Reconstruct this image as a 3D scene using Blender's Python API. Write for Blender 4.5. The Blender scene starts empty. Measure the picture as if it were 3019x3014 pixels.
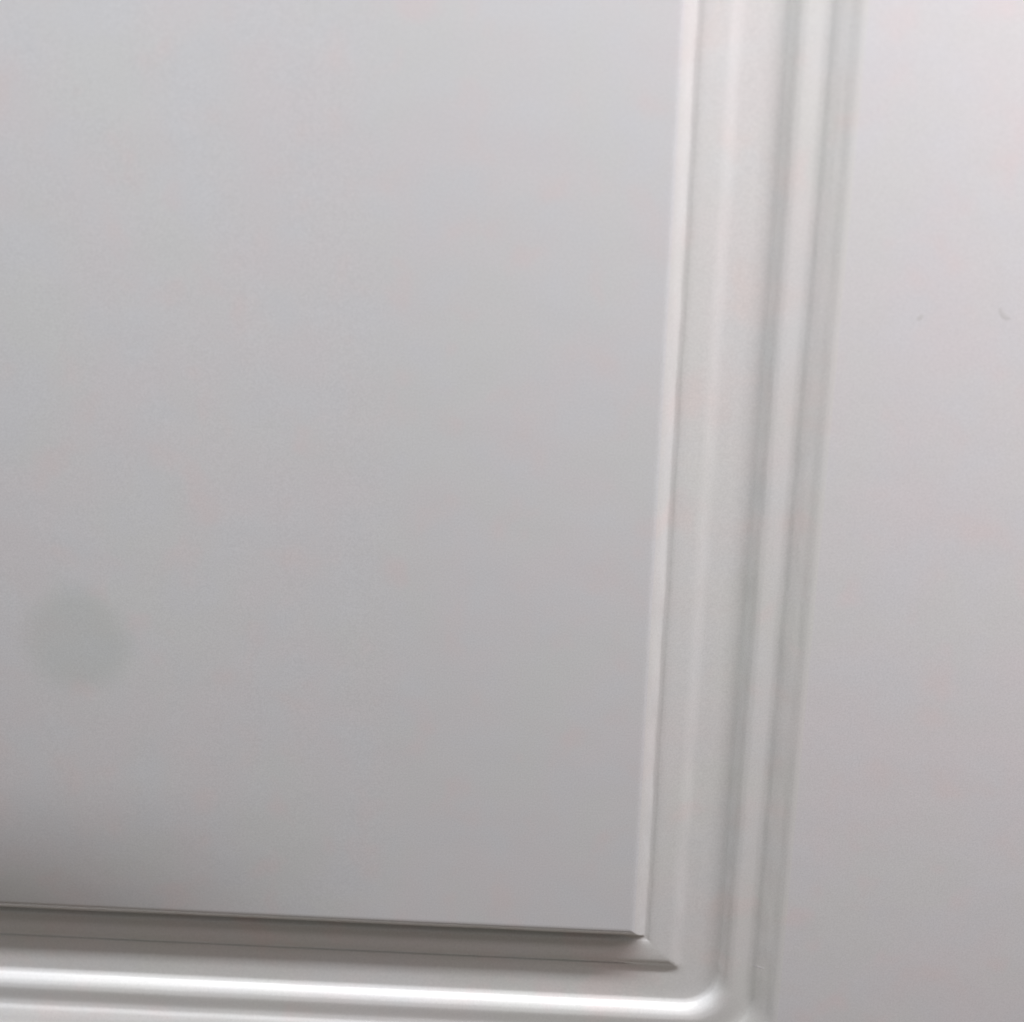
import bpy, math, random
from mathutils import Vector, Matrix, noise
random.seed(4)
C = bpy.context.scene
MM = 0.001

# ------------------------------------------------------------------ camera
# world: X right along the door, Z up, -Y towards the viewer; origin = lower right
# corner of the raised panel. Orientation solved from the vanishing points.
F = 3300.0; CX, CY = 1509.5, 1507.0
V = Vector((-314, 13670, 3300)).normalized()                 # door's "down" in camera space
Hd = Vector((1, .0319, -.0371)); Hd = (Hd - V * Hd.dot(V)).normalized()
N = Hd.cross(V)
def cw(c): return Vector((c.dot(Hd), c.dot(N), -c.dot(V)))    # camera space -> world
D = 0.275 * N.z
def on_plane(px, py):
    r = Vector(((px - CX) / F, (py - CY) / F, 1)); return r * (D / N.dot(r))
eye = -cw(on_plane(1867, 2751))
cam = bpy.data.cameras.new('camera'); co = bpy.data.objects.new('camera', cam); C.collection.objects.link(co)
R3 = Matrix((cw(Vector((1, 0, 0))), cw(Vector((0, -1, 0))), cw(Vector((0, 0, -1))))).transposed()
co.matrix_world = Matrix.Translation(eye) @ R3.to_4x4()
cam.sensor_width = 36; cam.lens = F / 3019 * 36; cam.clip_start = .005; cam.clip_end = 50
cam.dof.use_dof = True; cam.dof.focus_distance = .290; cam.dof.aperture_fstop = 5.6
C.camera = co
def at(px, py, y=0.0):
    """world point under a photo pixel on the plane y (metres behind the panel face)"""
    r = cw(Vector(((px - CX) / F, (py - CY) / F, 1))); t = (y - eye.y) / r.y
    return eye + r * t

# ------------------------------------------------------------------ world and lamps
w = bpy.data.worlds.new('World'); C.world = w; w.use_nodes = True
bg = w.node_tree.nodes['Background']; # dim room: brown floor below, pale ceiling above
_n = w.node_tree.nodes; _l = w.node_tree.links
_tc = _n.new('ShaderNodeTexCoord'); _sp = _n.new('ShaderNodeSeparateXYZ'); _mr = _n.new('ShaderNodeMapRange'); _mx = _n.new('ShaderNodeMix')
_mx.data_type = 'RGBA'; _mr.inputs[1].default_value = -.35; _mr.inputs[2].default_value = .45; _mr.interpolation_type = 'SMOOTHSTEP'
_mx.inputs[6].default_value = (.86, .71, .58, 1); _mx.inputs[7].default_value = (1.08, 1.05, 1.08, 1)
_l.new(_tc.outputs['Generated'], _sp.inputs[0]); _l.new(_sp.outputs[2], _mr.inputs[0]); _l.new(_mr.outputs[0], _mx.inputs[0]); _l.new(_mx.outputs[2], bg.inputs[0])
bg.inputs[1].default_value = .160
def area(name, loc, target, sx, sy, power, col):
    l = bpy.data.lights.new(name, 'AREA'); l.shape = 'RECTANGLE'; l.size = sx; l.size_y = sy
    l.energy = power; l.color = col
    o = bpy.data.objects.new(name, l); C.collection.objects.link(o); o.location = loc
    z = (Vector(loc) - Vector(target)); z.x = 0; z.normalize(); x = Vector((1, 0, 0))      # long side kept level
    o.rotation_euler = Matrix((x, z.cross(x), z)).transposed().to_euler(); return o
area('ceiling_lamp', (.11, -.222, .83), (.0, 0, .0), 1.15, .04, 10.4, (.965, .97, 1.0))
area('right_fill', (.38, -.20, .44), (0.08, 0, .02), .5, .05, 1.2, (1.0, .87, .89))  # unseen fill, added to brighten the right side with pinkish light
C.view_settings.view_transform = 'Standard'; C.view_settings.look = 'None'
C.view_settings.exposure = 0; C.view_settings.gamma = 1

# ------------------------------------------------------------------ material
def paint(name, round_spot=None, tint=(1, 1, 1, 1)):
    m = bpy.data.materials.new(name); m.use_nodes = True; nt = m.node_tree; n = nt.nodes; L = nt.links
    b = n['Principled BSDF']; tc = n.new('ShaderNodeTexCoord')
    def noi(scale, detail=2, rough=.5, vec=None):
        t = n.new('ShaderNodeTexNoise'); t.inputs['Scale'].default_value = scale
        t.inputs['Detail'].default_value = detail; t.inputs['Roughness'].default_value = rough
        L.new(vec or tc.outputs['Object'], t.inputs['Vector']); return t
    def mix(fac, a, bb, typ='MIX'):
        x = n.new('ShaderNodeMix'); x.data_type = 'RGBA'; x.blend_type = typ
        for s, v in ((0, fac), (6, a), (7, bb)):
            if isinstance(v, (int, float)): x.inputs[s].default_value = v
            elif isinstance(v, tuple): x.inputs[s].default_value = v
            else: L.new(v, x.inputs[s])
        return x.outputs[2]
    def ramp(src, a, b_):
        r = n.new('ShaderNodeMapRange'); r.inputs[1].default_value = a; r.inputs[2].default_value = b_
        r.interpolation_type = 'SMOOTHSTEP'; L.new(src, r.inputs[0]); return r.outputs[0]
    col = mix(ramp(noi(28, 3).outputs[0], .35, .65), (.785, .765, .780, 1), (.765, .775, .775, 1))
    col = mix(ramp(noi(75, 2).outputs[0], .52, .72), col, (.800, .755, .760, 1))
    col = mix(ramp(noi(60, 2).outputs[0], .60, .25), col, (.765, .775, .795, 1))
    col = mix(1.0, col, tint, 'MULTIPLY')
    # fine grain of the rolled paint
    g = noi(2300, 2, .7); gr = n.new('ShaderNodeMapRange'); gr.inputs[1].default_value = .3; gr.inputs[2].default_value = .7
    gr.inputs[3].default_value = .935; gr.inputs[4].default_value = 1.065; L.new(g.outputs[0], gr.inputs[0])
    col = mix(1.0, col, gr.outputs[0], 'MULTIPLY')
    if round_spot:  # soft round spot, slightly darker and greener
        d = n.new('ShaderNodeVectorMath'); d.operation = 'DISTANCE'; L.new(tc.outputs['Object'], d.inputs[0])
        d.inputs[1].default_value = round_spot[0]
        nz = noi(60, 2); a = n.new('ShaderNodeMath'); a.operation = 'MULTIPLY_ADD'
        L.new(nz.outputs[0], a.inputs[0]); a.inputs[1].default_value = .005; L.new(d.outputs['Value'], a.inputs[2])
        f = ramp(a.outputs[0], round_spot[1] + .0065, round_spot[1] - .0020)
        col = mix(f, col, mix(1.0, col, (.905, .922, .905, 1), 'MULTIPLY'))
    L.new(col, b.inputs['Base Color'])
    b.inputs['Roughness'].default_value = .36
    b.inputs['Specular IOR Level'].default_value = .6
    b.inputs['Coat Weight'].default_value = .35; b.inputs['Coat Roughness'].default_value = .22
    rr = n.new('ShaderNodeMapRange'); rr.inputs[3].default_value = .27; rr.inputs[4].default_value = .34
    L.new(noi(90, 3).outputs[0], rr.inputs[0]); L.new(rr.outputs[0], b.inputs['Roughness'])
    b1 = n.new('ShaderNodeBump'); b1.inputs['Strength'].default_value = .25; b1.inputs['Distance'].default_value = .00002
    L.new(noi(1500, 2).outputs[0], b1.inputs['Height'])
    b2 = n.new('ShaderNodeBump'); b2.inputs['Strength'].default_value = .5; b2.inputs['Distance'].default_value = .00012
    L.new(noi(70, 1).outputs[0], b2.inputs['Height']); L.new(b1.outputs[0], b2.inputs['Normal'])
    L.new(b2.outputs[0], b.inputs['Normal'])
    return m
spot_pos = at(240, 1876)
M_panel = paint('white_paint_panel', (tuple(spot_pos), .0135), (.960, .975, .975, 1))
M_paint = paint('white_paint')
M_cream = paint('cream_white_paint', None, (1.006, 1.013, .982, 1))
M_mark = bpy.data.materials.new('scuff_grey'); M_mark.use_nodes = True
bb = M_mark.node_tree.nodes['Principled BSDF']; bb.inputs['Base Color'].default_value = (.56, .54, .54, 1); bb.inputs['Roughness'].default_value = .6
nn = M_mark.node_tree.nodes.new('ShaderNodeTexNoise'); nn.inputs['Scale'].default_value = 900
rm = M_mark.node_tree.nodes.new('ShaderNodeMapRange'); rm.inputs[3].default_value = .64; rm.inputs[4].default_value = .69
cb = M_mark.node_tree.nodes.new('ShaderNodeCombineColor')
M_mark.node_tree.links.new(nn.outputs[0], rm.inputs[0])
for i in range(3): M_mark.node_tree.links.new(rm.outputs[0], cb.inputs[i])
M_mark.node_tree.links.new(cb.outputs[0], bb.inputs['Base Color'])

# ------------------------------------------------------------------ door
PW, PH = .36, .62                     # raised panel width and height
FRAME = (-PW - .12, .13, -.15, PH + .14)   # x0, x1, z0, z1 of the leaf
TH = .040
# (distance outwards from panel edge, depth below panel face), mm
KN = [(-3, 0), (-1.2, 0), (-.4, .06), (.3, .4), (1.1, 1.0), (2.0, 1.95), (2.7, 3.0), (3.2, 3.65), (3.7, 3.9), (4.3, 3.85), (5.0, 3.66), (5.8, 3.58), (6.8, 3.56),
      (8.5, 3.6), (10.3, 3.72), (11.0, 3.84), (11.8, 4.08), (12.8, 4.5), (13.7, 4.8), (14.6, 4.94), (16.5, 5.0), (20, 5.0),
      (23.1, 4.97), (24.1, 4.6), (24.8, 3.75), (25.7, 2.75), (26.7, 2.25), (28.0, 2.05), (31.2, 2.15), (32.7, 1.95),
      (34.0, 1.25), (35.5, .7), (37.0, .25), (38.4, -.25), (39.1, -.43), (39.9, -.5), (44, -.5)]
def prof(d):
    for i in range(len(KN) - 1):
        if d <= KN[i + 1][0] or i == len(KN) - 2: break
    def sl(j):                                             # monotone slope
        if j <= 0 or j >= len(KN) - 1: return 0
        a = (KN[j][1] - KN[j-1][1]) / (KN[j][0] - KN[j-1][0]); b = (KN[j+1][1] - KN[j][1]) / (KN[j+1][0] - KN[j][0])
        return 0 if a * b <= 0 else 2 * a * b / (a + b)
    (x0, y0), (x1, y1) = KN[i], KN[i+1]; h = x1 - x0; t = min(1, max(0, (d - x0) / h))
    return (y0 * (2*t**3 - 3*t*t + 1) + h * sl(i) * (t**3 - 2*t*t + t) + y1 * (3*t*t - 2*t**3) + h * sl(i+1) * (t**3 - t*t))
def shade_belly(x, z, d):
    """bulge added above the lower left edge so that the panel darkens there"""
    def S(t): t = min(1, max(0, t)); return t * t * (3 - 2 * t)
    if z <= 0: return 0
    k = 1 - max(0, 1 - z / .040) ** 2
    return -3.9 * MM * S((-x - .055) / .13) * k * (1 - S((z - .04) / .30)) * min(1, max(0, -d / 3 + 1))  # added shape, stands in for soft shade at the lower left
def rad(d): return max(.15, .15 + max(0, d) * .05 + 9.0 * max(0, min(1, (d - 13) / 12)) + max(0, d - 25) * .3)         # corner radius grows outwards
NL = {0: 150, 1: 220, 2: 60, 3: 90}; NA = 12
def ring(d):
    """closed loop at distance d (mm): bottom side right-wards, right side up, top, left"""
    e = d * MM; r = rad(d) * MM
    cs = [(-r + e, r - e, -90), (-r + e, PH + e - r, 0), (-PW - e + r, PH + e - r, 90), (-PW - e + r, r - e, 180)]
    pts = []
    for k in range(4):
        cx, cz, a0 = cs[k]; k2 = (k + 1) % 4
        for i in range(NA):
            a = math.radians(a0 + 90 * i / (NA - 1)); pts.append((cx + r * math.cos(a), cz + r * math.sin(a), math.cos(a), math.sin(a)))
        a = math.radians(a0 + 90); p = pts[-1]; q = (cs[k2][0] + r * math.cos(a), cs[k2][1] + r * math.sin(a))
        n = NL[k]
        for i in range(1, n):
            t = i / n
            if k == 0 or k == 3: t = t ** 1.35 if k == 0 else 1 - (1 - t) ** 1.35     # finer where seen
            pts.append((p[0] + (q[0] - p[0]) * t, p[1] + (q[1] - p[1]) * t, math.cos(a), math.sin(a)))
    dep = prof(d) * MM; out = []
    env = min(1, max(0, d / 2)) * min(1, max(0, (40.3 - d) / 3))
    for x, z, nx, nz in pts:
        s = z if abs(nx) > abs(nz) else x
        wob = noise.noise(Vector((x * 60, z * 75, d * .15))) * .24 + noise.noise(Vector((x * 170, z * 190, d * .5))) * .12
        wob += noise.noise(Vector((x * 420, z * 460, d * .9))) * .11
        wob *= env * MM * (1.0 if abs(nx) > .7 else .25)
        dy = noise.noise(Vector((x * 45 + 7, z * 60, d * .2))) * .03 * MM * env
        if nz < -.95:          # slots added along the bottom edge to deepen its dark lines
            g = min(1, max(0, (-x) / .004))
            dy += MM * g * (1.5 * math.exp(-((d - 4.1) / .38) ** 2) + .7 * math.exp(-((d - 12.5) / .26) ** 2))
        out.append((x + nx * wob, dep + dy + shade_belly(x, z, d), z + nz * wob))
    return out
def mesh_obj(name, verts, faces, mat, parent, smooth=True):
    me = bpy.data.meshes.new(name); me.from_pydata(verts, [], faces); me.materials.append(mat)
    if smooth: me.polygons.foreach_set('use_smooth', [True] * len(me.polygons))
    me.update(); o = bpy.data.objects.new(name, me); C.collection.objects.link(o); o.parent = parent; return o
def band(name, d0, d1, step, parent, mat=M_cream):
    n = max(1, round((d1 - d0) / step)); vs = []; fs = []; m = None
    for j in range(n + 1):
        r = ring(d0 + (d1 - d0) * j / n); m = len(r); vs += r
    for j in range(n):
        for i in range(m):
            a, b = j * m + i, j * m + (i + 1) % m
            fs.append((a, a + m, b + m, b))
    return mesh_obj(name, vs, fs, mat, parent)

door = bpy.data.objects.new('panelled_door', None); C.collection.objects.link(door)
door['label'] = 'white painted panel door seen close at a lower corner of its raised panel'
door['category'] = 'door'; door['kind'] = 'thing'

# the raised centre panel: flat field and its softly rounded edge
n = 22; vs = []; fs = []; m = None
r0 = ring(-3)
m = len(r0); vs = list(r0)
for j in range(1, n + 1):
    r = ring(-3 + 3.3 * j / n); vs += r
    for i in range(m):
        a, b = (j - 1) * m + i, (j - 1) * m + (i + 1) % m
        fs.append((a, a + m, b + m, b))
# field: concentric loops shrinking towards the middle line so that it can carry the warp
K = 40; top = len(vs); prev = 0
for j in range(1, K + 1):
    t = (j / K) ** 1.6 if j < K else 1
    start = len(vs)
    for (x, y0, z) in r0:
        cx, cz = -PW / 2, max(.18, min(PH - .18, z)); q = (x + (cx - x) * t * .999, z + (cz - z) * t * .999)
        vs.append((q[0], shade_belly(q[0], q[1], -3), q[1]))
    for i in range(m):
        i2 = (i + 1) % m; fs.append((prev + i, prev + i2, start + i2, start + i))
    prev = start
fs = [f for f in fs]
panel = mesh_obj('panel', vs, fs, M_panel, door)
band('inner_step', .3, 8.6, .15, door)
band('groove', 8.6, 20.0, .18, door)
band('inner_bead', 20.0, 30.0, .16, door)
band('outer_bead', 30.0, 40.3, .16, door)

# stiles and rails: one pressed skin round the mouldings plus the edges of the leaf
r = ring(40.3); m = len(r); y = -.5 * MM
x0, x1, z0, z1 = FRAME
vs = list(r); fs = []
def outer(p):
    x, _, z = p; cx, cz = -PW / 2, PH / 2; dx, dz = x - cx, z - cz
    tx = ((x1 - cx) if dx > 0 else (x0 - cx)) / dx if abs(dx) > 1e-9 else 1e9
    tz = ((z1 - cz) if dz > 0 else (z0 - cz)) / dz if abs(dz) > 1e-9 else 1e9
    t = min(tx, tz); return (cx + dx * t, y, cz + dz * t)
o_ = [outer(p) for p in r]
vs += o_
for i in range(m):
    a, b = i, (i + 1) % m; fs.append((a, a + m, b + m, b))
vs += [(p[0], TH, p[2]) for p in o_]
for i in range(m):
    a, b = m + i, m + (i + 1) % m; fs.append((a, a + m, b + m, b))
fs.append(tuple(range(3 * m - 1, 2 * m - 1, -1)))
frame = mesh_obj('frame', vs, fs, M_paint, door, smooth=False)

# ------------------------------------------------------------------ small wear marks
def streak(name, pix, width, height, mat, depth, label):
    """a low ridge of old paint or grime along pixels of the photo"""
    P = [at(px, py, depth or .0009) for px, py in pix]; vs = []; fs = []; n = len(P); K = 7
    for i, p in enumerate(P):
        t = (P[min(n-1, i+1)] - P[max(0, i-1)]).normalized(); s = Vector((-t.z, 0, t.x))
        wv = width * math.sin(math.pi * (i + .35) / (n - .3)) ** .6
        for k in range(K):
            u = -1 + 2 * k / (K - 1); q = p + s * wv * .5 * u
            vs.append((q.x, (prof(q.x / MM) * MM if depth is None else depth) - height * (1 - u * u) + .00001 * (abs(u) == 1), q.z))
    for i in range(n - 1):
        for k in range(K - 1):
            a = i * K + k; fs.append((a, a + K, a + K + 1, a + 1))
    o = mesh_obj(name, vs, fs, mat, door); o['label'] = label; return o
streak('scuff', [(2948, 908), (2952, 922), (2960, 932), (2969, 937), (2979, 939)], .0016, .000012, M_mark, -.5 * MM, 'small curved grey scuff on the flat of the stile')
streak('paint_nib', [(2706, 944), (2712, 937), (2718, 930), (2722, 933)], .0014, .000012, M_mark, -.5 * MM, 'tiny raised speck in the paint of the stile')
streak('paint_nick', [(2216 + 2 * k, 2852 + k * .12) for k in range(19)], .0007, .00003, M_paint, None, 'short faint nick across the outer moulding near the corner')
